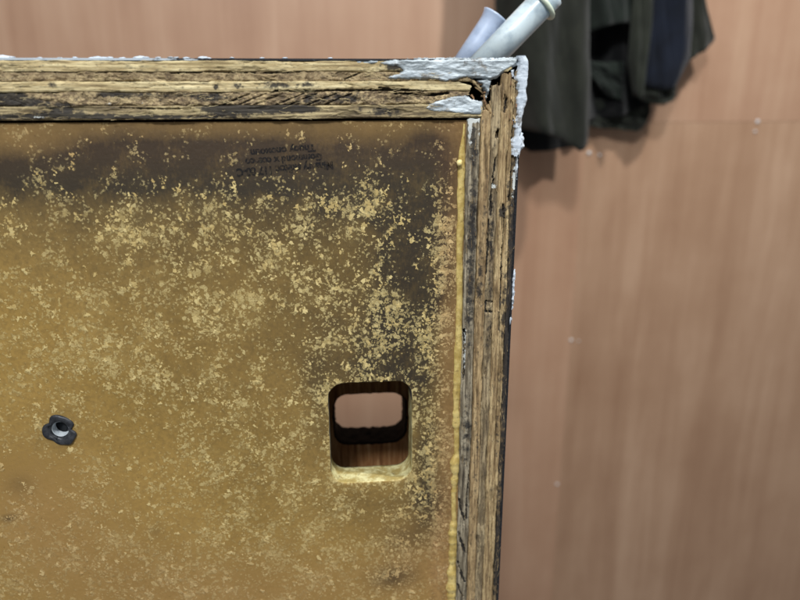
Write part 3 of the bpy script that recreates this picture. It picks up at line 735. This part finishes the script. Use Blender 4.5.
# ---- inside and rear panel
Y_R = 0.100
a, b = at(334, 396, Y_R), at(405.5, 441, Y_R)
T_R = 0.026
def rear_attrs(V, rim):
    z = np.zeros(len(V)); return {'x': z}
s = NT('rear_panel_wood')
P = s.pos(scale=(300, 40, 26)); g_ = s.noise(P, 1, 5, 0.6, 0.2)
c_ = s.ramp(g_, [(0.3, srgb(104, 68, 42)), (0.5, srgb(164, 116, 74)), (0.7, srgb(204, 164, 116))])
rn = s.noise(s.pos(), 300, 5, 0.7)
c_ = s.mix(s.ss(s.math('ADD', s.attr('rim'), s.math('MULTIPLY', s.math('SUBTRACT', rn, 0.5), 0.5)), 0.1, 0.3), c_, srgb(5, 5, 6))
M_rear = s.done(c_, 0.75, s.bump(rn, 0.6, 0.001), 0.12)
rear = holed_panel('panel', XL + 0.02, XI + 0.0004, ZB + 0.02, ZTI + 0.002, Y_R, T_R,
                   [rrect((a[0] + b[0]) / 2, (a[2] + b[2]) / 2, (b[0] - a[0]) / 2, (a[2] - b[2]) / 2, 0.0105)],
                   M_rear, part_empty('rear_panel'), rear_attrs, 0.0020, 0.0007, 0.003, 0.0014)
def char_fibres():
    rg = np.random.RandomState(8); V = []; Q = []
    zb_, zt_ = b[2], a[2]
    for _ in range(420):
        x = rg.uniform(a[0] + 0.002, b[0] - 0.002); y_ = rg.uniform(Y_R + 0.004, Y_R + T_R); edge = max(0, abs(x - (a[0] + b[0]) / 2) - ((b[0] - a[0]) / 2 - 0.0105)) / 0.0105
        z = zb_ + 0.0105 * (1 - math.sqrt(max(0, 1 - edge ** 2))) ; L = rg.uniform(0.0008, 0.0028); an = rg.uniform(0.1, 3.04); r = 0.00012; b0 = len(V)
        for i in range(3):
            t = i / 2; px_ = x + L * t * math.cos(an); pz_ = z - 0.0004 + L * t * math.sin(an) * 0.7; py_ = y_ + 0.001 * t * math.sin(an * 7)
            for du, dv in ((-1, 0), (0, -1), (1, 0), (0, 1)): V.append((px_ + du * r * (1 - 0.6 * t), py_ + dv * r, pz_ + du * r * 0.5))
        for i in range(2):
            for j in range(4): Q.append((b0 + i * 4 + j, b0 + i * 4 + (j + 1) % 4, b0 + i * 4 + 4 + (j + 1) % 4, b0 + i * 4 + 4 + j))
    o = mesh_np('charred_fibres', V, Q, mat_plain('char', srgb(16, 14, 13), srgb(34, 28, 24), 900, 0.8), rear.parent); o['kind'] = 'stuff'
char_fibres()
bott = part_empty('bottom_board'); box('board_core', XL + 0.0205, XI, 0.0, 0.135, ZB, ZB + 0.0195, M_inside, bott)
left = part_empty('left_board'); box('board_core', XL, XL + 0.0198, 0.0052, 0.135, ZB, ZTI, M_inside, left)

# ---- glue bead down the joint
def glue():
    s_ = NT('yellow_glue'); P_ = s_.pos()
    n_ = s_.noise(P_, 220, 4, 0.6)
    c = s_.mix(s_.ss(n_, 0.35, 0.65), srgb(176, 151, 84), srgb(212, 190, 122))
    s_.b.inputs['Subsurface Weight'].default_value = 0.15; s_.b.inputs['Subsurface Radius'].default_value = (0.003, 0.002, 0.0006)
    s_.b.inputs['Subsurface Scale'].default_value = 0.5
    c = s_.mix(s_.ss(s_.noise(P_, 500, 5, 0.7), 0.56, 0.66, 0, 0.6), c, srgb(110, 88, 48))
    m = s_.done(c, 0.28, s_.bump(n_, 0.25, 0.0006), 0.5)
    grp = part_empty('glue_bead')
    zt = at(461, 150)[2]; nu, nv = 900, 16
    Zl = np.linspace(ZB + 0.02, ZTI - 0.003, nu)
    low = sstep(-0.03, -0.12, Zl)
    lump = np.maximum(0, fbm(Zl * 85, Zl * 0, 9, 4, 0.5) - 0.46) * 3.8
    r = 0.0011 + 0.0005 * (fbm(Zl * 40, Zl * 0, 5, 3) - 0.3) + low * 0.0013 * lump + 0.0004 * (1 - low) * lump
    top_ = sstep(zt + 0.012, zt - 0.006, Zl); r = r * (0.25 + 0.75 * top_)
    xc = XI - 0.0022 + 0.0014 * (fbm(Zl * 45, Zl * 0, 15, 4) - 0.5) + 0.0010 * low * (fbm(Zl * 110, Zl * 0, 25, 2) - 0.5) - 0.0008 * low * lump + 0.0012 * (1 - top_)
    V = []
    for j in range(nv):
        an = 2 * math.pi * j / nv
        wd = 1.2 if math.cos(an) < 0 else 1.7
        V.append(np.stack([xc + np.cos(an) * r * wd, Y_P - 0.0002 + np.sin(an) * r * 0.9, Zl], -1))
    V = np.stack(V, 1).reshape(-1, 3)
    mesh_np('bead', V, grid_quads(nu, nv, 0, True)[:, ::-1], m, grp)
    tip = at(459.3, 163, 0.0005)
    crumb(grp, tip, 0.0016, mat_plain('pale_glue', srgb(226, 210, 150), srgb(214, 196, 130), 300, 0.3), 8, 'droplet')
glue()

# ---- ink stamp
s = NT('stamp_ink')
n_ = s.noise(s.pos(), 800, 5, 0.75)
tr = s.node('ShaderNodeBsdfTransparent'); mx = s.node('ShaderNodeMixShader')
s.done(srgb(16, 16, 20), 0.7)
s.l.new(s.ss(n_, 0.44, 0.60, 0.8, 0.12), mx.inputs[0]); s.l.new(tr.outputs[0], mx.inputs[1]); s.l.new(s.b.outputs[0], mx.inputs[2]); s.l.new(mx.outputs[0], s.out.inputs[0])
M_ink = s.m
stamp = part_empty('ink_stamp')
def line(txt, pr, pl_, hpx):
    """upside-down line: starts at photo point pr (right), runs to pl_"""
    cu = bpy.data.curves.new('stamp_line', 'FONT'); cu.body = txt; cu.size = 1.0; cu.offset = 0.05
    o = bpy.data.objects.new('tmp', cu); COL.objects.link(o)
    bpy.context.view_layer.update()
    me = bpy.data.meshes.new_from_object(o.evaluated_get(bpy.context.evaluated_depsgraph_get()))
    bpy.data.objects.remove(o); me.name = 'stamp_line'
    n = len(me.vertices); c = np.zeros(n * 3, np.float32); me.vertices.foreach_get('co', c); c = c.reshape(-1, 3)
    wd = c[:, 0].max(); p0 = at(*pr, Y_P); p1 = at(*pl_, Y_P)
    d = np.array([p1[0] - p0[0], p1[2] - p0[2]]); Lh = np.linalg.norm(d); d /= Lh; up = np.array([-d[1], d[0]])
    h = abs(at(pr[0], pr[1] + hpx, Y_P)[2] - p0[2])
    nx_ = p0[0] + d[0] * c[:, 0] / wd * Lh + up[0] * c[:, 1] / 0.72 * h
    nz_ = p0[2] + d[1] * c[:, 0] / wd * Lh + up[1] * c[:, 1] / 0.72 * h
    me.vertices.foreach_set('co', np.stack([nx_, np.full(n, Y_P - 0.00012), nz_], -1).astype(np.float32).ravel()); me.update()
    me.materials.append(M_ink)
    ob = bpy.data.objects.new('stamp_line', me); COL.objects.link(ob); ob.parent = stamp
line('Thuoy onoxoun', (315, 144.5), (250, 150), 7)
line('Gommond x cosaco', (322, 153.5), (245, 159), 7)
line('Minsary siditoc 117 80-C', (333, 161.5), (236, 169), 8)

# ---- tee nut pressed into the panel
def tee_nut():
    g_ = part_empty('tee_nut'); cx, cz = nutc[0], nutc[2]; n = 72
    th = np.linspace(0, 2 * math.pi, n, endpoint=False)
    # lobed flange, three prong notches
    r = 0.0093 + 0.0004 * np.cos(3 * th + 0.4)
    for a_, dpt, wd in ((2.35, 0.0026, 0.30), (0.05, 0.0030, 0.22), (4.05, 0.0022, 0.40)):
        dd = np.abs((th - a_ + math.pi) % (2 * math.pi) - math.pi); r = r - dpt * np.exp(-(dd / wd) ** 2)
    r = r + 0.0012 * np.exp(-(((th - 5.25 + math.pi) % (2 * math.pi) - math.pi) / 0.25) ** 2)
    rings = [(1.0, 0.0002), (1.0, -0.0008), (0.96, -0.0012), (0.80, -0.0013), (0.66, -0.0009)]
    V = []
    for k_, y_ in rings:
        tilt = 0.0004 * np.sin(th * 3 + 1)
        V.append(np.stack([cx + np.cos(th) * r * k_, Y_P + y_ + tilt * (1.0 if y_ < 0 else 0.0), cz + np.sin(th) * r * k_], -1))
    for rr, y_ in ((0.0057, -0.0006), (0.0050, 0.0002), (0.0046, 0.0012)):
        V.append(np.stack([cx + np.cos(th) * rr, np.full(n, Y_P + y_), cz + np.sin(th) * rr], -1))
    m = len(V); V = np.concatenate(V)
    mesh_np('flange', V, grid_quads(m, n, 0, True), M_tex_nut, g_)
    V = []
    ys = np.linspace(0.0011, 0.0062, 26)
    for i, y_ in enumerate(ys):
        rr = 0.00455 - 0.00025 * (i % 2)
        V.append(np.stack([cx + np.cos(th) * rr, np.full(n, Y_P + y_), cz + np.sin(th) * rr], -1))
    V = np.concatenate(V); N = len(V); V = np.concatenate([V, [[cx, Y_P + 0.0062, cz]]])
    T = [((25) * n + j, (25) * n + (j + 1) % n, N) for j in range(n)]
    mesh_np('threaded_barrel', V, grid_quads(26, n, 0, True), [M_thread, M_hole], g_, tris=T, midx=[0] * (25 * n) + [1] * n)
tee_nut()

# ------------------------------------------------------------------ wall behind
Y_W = 0.80
wall = empty('wall', (0, 0, 0)); wall['kind'] = 'structure'
def mat_wall(name, shift, c1, c2, c3):
    s = NT(name); L = (shift * 3.1, 0, shift * 1.7)
    g1 = s.noise(s.pos(scale=(9, 1, 0.9), rot=(0, math.radians(-2), 0), loc=L), 1, 5, 0.6, 0.8); g2 = s.noise(s.pos(scale=(40, 1, 1.8), rot=(0, math.radians(-3), 0), loc=L), 1, 4, 0.6, 0.5)
    bl = s.noise(s.pos(loc=L), 5, 4, 0.6)
    f = s.math('ADD', s.math('MULTIPLY', g1, 0.5), s.math('ADD', s.math('MULTIPLY', g2, 0.22), s.math('MULTIPLY', bl, 0.28)))
    col = s.ramp(f, [(0.34, c1), (0.5, c2), (0.64, c3)])
    return s.done(col, s.ss(bl, 0.3, 0.7, 0.42, 0.6), s.bump(g2, 0.1, 0.002), 0.35)
WA, WB_, WC = srgb(146, 112, 89), srgb(161, 128, 104), srgb(173, 142, 118)
M_w = [mat_wall('wall_ply', 1, WA, WB_, WC), mat_wall('wall_ply', 2, srgb(146, 111, 87), srgb(160, 126, 101), srgb(171, 139, 114)),
       mat_wall('wall_ply', 3, srgb(138, 106, 82), srgb(155, 124, 99), srgb(170, 140, 115)), mat_wall('wall_ply', 4, srgb(142, 108, 84), srgb(159, 126, 102), srgb(173, 143, 118))]
xj = at(568, 380, Y_W)[0]; zj = at(700, 122, Y_W)[2]
gp = 0.00025
for k, (x0, x1, z0, z1, dy) in enumerate([(-1.6, xj - gp, zj + gp, 1.0, 0.0), (-1.6, xj - gp, -1.3, zj - gp, 0.0), (xj + gp, 1.9, -1.3, zj - gp, 0.0008), (xj + gp, 1.9, zj + gp, 1.0, 0.0006)]):
    box('wall_panel', x0, x1, Y_W + dy, Y_W + 0.018, z0, z1, M_w[k], wall)
box('backing', -1.6, 1.9, Y_W + 0.0181, Y_W + 0.03, -1.3, 1.0, mat_plain('backing', srgb(90, 66, 52), srgb(70, 50, 40), 50, 0.9), wall)
M_screw = mat_plain('screw_head', srgb(222, 222, 220), srgb(198, 200, 204), 200, 0.25, 0.05, 0.6)  # near-white colour stands in for the glint on each head
def screw(px, py, r):
    r *= 0.8
    c = at(px, py, Y_W); n = 12; th = np.linspace(0, 2 * math.pi, n, endpoint=False); V = []
    for k_, y_ in ((1.0, 0.0015), (1.0, -0.0012), (0.8, -0.0024), (0.3, -0.0029)):
        V.append(np.stack([c[0] + np.cos(th) * r * k_, np.full(n, Y_W + y_), c[2] + np.sin(th) * r * k_], -1))
    V = np.concatenate(V); N = len(V); V = np.concatenate([V, [[c[0], Y_W - 0.003, c[2]]]])
    mesh_np('screw_head', V, grid_quads(4, n, 0, True), M_screw, wall, tris=[(3 * n + j, 3 * n + (j + 1) % n, N) for j in range(n)])
for p in ((589, 153, .0042), (599.5, 155, .003), (757.5, 121.5, .0042), (755, 131.5, .0028), (571, 340, .0036), (578.5, 341, .0018), (557, 484, .0032)): screw(*p)

# ------------------------------------------------------------------ clothes hanging on the wall
def mat_cloth(name, c1, c2):
    s = NT(name); n = s.noise(s.pos(), 30, 5, 0.6); f = s.noise(s.pos(), 1500, 2, 0.5)
    s.b.inputs['Sheen Weight'].default_value = 0.12; s.b.inputs['Sheen Roughness'].default_value = 0.5
    return s.done(s.mix(s.ss(n, 0.35, 0.65), c1, c2), 0.85, s.bump(f, 0.3, 0.0008), 0.15)
M_olive = mat_cloth('olive_cloth', srgb(26, 28, 23), srgb(33, 35, 29)); M_blk = mat_cloth('black_cloth', srgb(6, 7, 8), srgb(10, 11, 12))
M_navy = mat_cloth('navy_cloth', srgb(9, 14, 24), srgb(14, 20, 32)); M_grn = mat_cloth('dark_green_cloth', srgb(18, 24, 20), srgb(24, 31, 26))
M_olv2 = mat_cloth('olive_hem_cloth', srgb(29, 32, 26), srgb(37, 40, 33))
def sheet(name, parent, mat, left, right, bottom, ztop, Y, depth, seed, folds=3.0, amp=0.012, arc=1.0, nu=70, nv=50, thick=0.0035):
    """draped cloth: left/right edges as px polylines (px at y), bottom edge as px polyline; curved outwards from the wall by depth"""
    bx_ = [p[0] for p in bottom]; by_ = [p[1] for p in bottom]
    u = np.linspace(0, 1, nu)[:, None]; v = np.linspace(0, 1, nv)[None, :]
    xb = np.array(bx_[0]) + (bx_[-1] - bx_[0]) * u
    zb_ = np.array([[at(x, np.interp(x, bx_, by_), Y)[2]] for x in xb[:, 0]])
    xw = np.array([[at(x, np.interp(x, bx_, by_), Y)[0]] for x in xb[:, 0]])
    Z = zb_ + (ztop - zb_) * v
    zl = [at(p[0], p[1], Y)[2] for p in left]; xl = [at(p[0], p[1], Y)[0] for p in left]
    zr = [at(p[0], p[1], Y)[2] for p in right]; xr = [at(p[0], p[1], Y)[0] for p in right]
    il = np.argsort(zl); ir = np.argsort(zr)
    XLf = np.interp(Z, np.array(zl)[il], np.array(xl)[il]); XRf = np.interp(Z, np.array(zr)[ir], np.array(xr)[ir])
    uu = (xw - xw[0]) / (xw[-1] - xw[0])
    X = XLf + (XRf - XLf) * uu
    fold = np.sin(uu * math.pi * 2 * folds + seed + 0.8 * v + 2 * (fbm(uu * 2, v * 2, seed, 2) - 0.5))
    Yv = Y - depth * np.sin(uu * math.pi) ** 0.7 * arc + amp * fold * (1 - 0.4 * v) + 0.022 * (fbm(uu * 3.5, v * 5 + uu * 2, seed + 5, 3, 0.45) - 0.5)
    V = np.stack([X, Yv, Z], -1).reshape(-1, 3)
    o = mesh_np(name, V, grid_quads(nu, nv)[:, ::-1], mat, parent)
    m = o.modifiers.new('thickness', 'SOLIDIFY'); m.thickness = thick; m.offset = 0
    return o
ZTOP = 0.60
coat = empty('coat', (0.27, 0.70, ZTOP)); tag(coat, 'dark olive coat hanging nearest the cabinet corner, black lining at its hem', 'coat', 'garments hanging on the plywood wall')
def reb(o, par): o.matrix_parent_inverse = Matrix.Translation(-Vector(par.location)); return o
reb(sheet('front_cloth', coat, M_olive, [(497, 0), (500, 60), (516, 148)], [(583, -150), (586, 0), (586, 80), (583, 141)],
      [(500, 126), (520, 131), (535, 134), (548, 138), (560, 145), (569, 150), (575, 148.5), (580, 142), (583, 130)], ZTOP, 0.66, 0.045, 1, 1.7, 0.013), coat)
reb(sheet('lining', coat, M_blk, [(497, 0), (500, 60), (514, 148)], [(580, -150), (582, 0), (582, 80), (576, 146)],
      [(500, 142), (520, 152), (540, 151), (560, 149), (573, 147)], ZTOP, 0.735, -0.004, 2, 1.0, 0.006), coat)
jac = empty('jacket', (0.40, 0.74, ZTOP)); tag(jac, 'black and dark green jacket hanging between the olive coat and navy jacket', 'jacket', 'garments hanging on the plywood wall')
reb(sheet('front_cloth', jac, M_grn, [(580, -100), (582, 30)], [(640, -100), (640, 30)], [(580, 36), (590, 31), (605, 26), (620, 23), (640, 22)], ZTOP, 0.71, 0.012, 3, 1.0, 0.006), jac)
reb(sheet('lining', jac, M_blk, [(578, -100), (578, 130)], [(655, -100), (652, 110)], [(578, 122), (600, 119), (620, 116), (640, 108), (652, 98)], ZTOP, 0.755, -0.003, 4, 2.2, 0.008), jac)
reb(sheet('hem', jac, M_olv2, [(578, 60), (580, 128)], [(648, 60), (650, 100), (646, 128)], [(578, 124), (600, 128), (620, 129), (638, 131), (644, 127), (649, 112)], at(600, 100, 0.772)[2], 0.772, 0.004, 5, 1.3, 0.005), jac)
reb(sheet('inner_fold', jac, M_grn, [(583, 50), (583, 110)], [(622, 50), (622, 110)], [(583, 66), (590, 78), (600, 88), (610, 96), (622, 100)], at(600, 62, 0.74)[2], 0.742, 0.004, 9, 1.2, 0.004), jac)
nav = empty('jacket', (0.50, 0.74, ZTOP)); tag(nav, 'navy jacket with olive hem hanging at the right end of the clothes', 'jacket', 'garments hanging on the plywood wall')
reb(sheet('front_cloth', nav, M_navy, [(640, -100), (642, 0), (640, 95)], [(686, -100), (694, 0), (690, 60), (676, 98)], [(640, 84), (650, 88), (660, 90), (668, 89), (674, 82), (684, 62), (690, 48)], ZTOP, 0.715, 0.02, 6, 1.1, 0.006), nav)
reb(sheet('hem', nav, M_olv2, [(634, 60), (638, 100)], [(682, 40), (674, 98)], [(635, 92), (640, 101), (650, 104), (660, 103), (668, 99), (674, 90)], at(655, 84, 0.728)[2], 0.728, 0.018, 7, 1.0, 0.004), nav)
reb(sheet('front_edge', nav, M_olv2, [(628, -100), (633, 0), (630, 60), (636, 98)], [(648, -100), (652, 0), (646, 50), (640, 99)], [(633, 95), (636, 99), (640, 99)], ZTOP, 0.705, 0.006, 8, 0.5, 0.004), nav)
reb(sheet('side_flap', nav, M_olive, [(676, -100), (686, 0), (680, 62)], [(690, -100), (705, 0), (716, 38)], [(676, 66), (690, 56), (704, 49), (714, 42), (716.5, 38)], ZTOP, 0.742, 0.012, 10, 0.8, 0.005), nav)

# ------------------------------------------------------------------ plastic tubes standing on the cabinet
def tube(name, label, mat, base, tip, r, collar, flare, ringmat):
    g_ = empty(name, base); tag(g_, label, 'tube', 'plastic tubes on top of the cabinet')
    a_ = np.array(base); b_ = np.array(tip); L = np.linalg.norm(b_ - a_); d = (b_ - a_) / L
    s1 = np.cross(d, [0, 1, 0]); s1 /= np.linalg.norm(s1); s2 = np.cross(d, s1)
    n = 36; th = np.linspace(0, 2 * math.pi, n, endpoint=False)
    def rev(nm, prof, m):
        V = [(s1[None] * np.cos(th)[:, None] + s2[None] * np.sin(th)[:, None]) * rr + d[None] * t_ for t_, rr in prof]
        N = len(V); V = np.concatenate(V)
        return mesh_np(nm, V, grid_quads(N, n, 0, True), m, g_)
    w_ = 0.0011
    prof = [(0, r - w_), (0, r), (L * 0.5, r * 1.01), (L - 0.004, r * 1.02)]
    if flare: prof += [(L - 0.010, r * 1.02), (L - 0.005, r * 1.04), (L - 0.0012, r * 1.16), (L, r * 1.24), (L, r * 1.14), (L - 0.004, r - w_)]
    else: prof += [(L, r * 1.02), (L, r - w_)]
    prof += [(0.001, r - w_)]
    if flare: prof = [p for i, p in enumerate(prof) if i != 3]
    bar = rev('barrel', prof, mat)
    # lower end cut level so that it stands flat
    for v_ in bar.data.vertices:
        p_ = np.array(v_.co)
        if p_.dot(d) < 0.002: v_.co = Vector(p_ - d * (p_[2] / d[2]))
    if collar:
        pc = [(L - collar + 0.0016 * math.cos(t_), r * 1.03 + 0.0012 + 0.0018 * math.sin(t_)) for t_ in np.linspace(0, 2 * math.pi, 12)]
        rev('collar', pc, ringmat)
    return g_
s = NT('milky_plastic'); n_ = s.noise(s.pos(), 90, 5, 0.65)
s.b.inputs['Subsurface Weight'].default_value = 0.25; s.b.inputs['Subsurface Radius'].default_value = (0.004, 0.005, 0.006); s.b.inputs['Subsurface Scale'].default_value = 0.6
M_tube = s.done(s.mix(s.ss(n_, 0.4, 0.7), srgb(192, 206, 211), srgb(162, 178, 187)), 0.32, s.bump(n_, 0.06, 0.001), 0.5)
s = NT('bluish_plastic'); n_ = s.noise(s.pos(), 90, 5, 0.65)
s.b.inputs['Subsurface Weight'].default_value = 0.2; s.b.inputs['Subsurface Radius'].default_value = (0.004, 0.005, 0.006); s.b.inputs['Subsurface Scale'].default_value = 0.6
M_tube2 = s.done(s.mix(s.ss(n_, 0.4, 0.7), srgb(168, 182, 204), srgb(144, 158, 180)), 0.3, s.bump(n_, 0.06, 0.001), 0.5)
M_ring = mat_plain('pale_green_ring', srgb(206, 216, 196), srgb(190, 202, 182), 200, 0.35, 0.05, 0.5)
def foot(pa, pb, Y):               # where the tube's axis meets the cabinet top
    a_, b_ = at(*pa, Y), at(*pb, Y); t_ = (ZT + 0.0002 - a_[2]) / (b_[2] - a_[2]); return a_ + (b_ - a_) * t_
p1 = foot((490, 57), (540, 5), 0.11); q1 = at(551, -6, 0.11)
tube('plastic_tube', 'milky white plastic tube with ring collar, leaning in front on the cabinet top', M_tube, p1, q1, 0.0092, 0.0092, False, M_ring)
p2 = foot((469, 57), (495, 18), 0.126); q2 = at(496, 16.5, 0.126)
tube('plastic_tube', 'shorter bluish plastic tube with flared end, behind the collared tube', M_tube2, p2, q2, 0.0080, 0, True, M_ring)
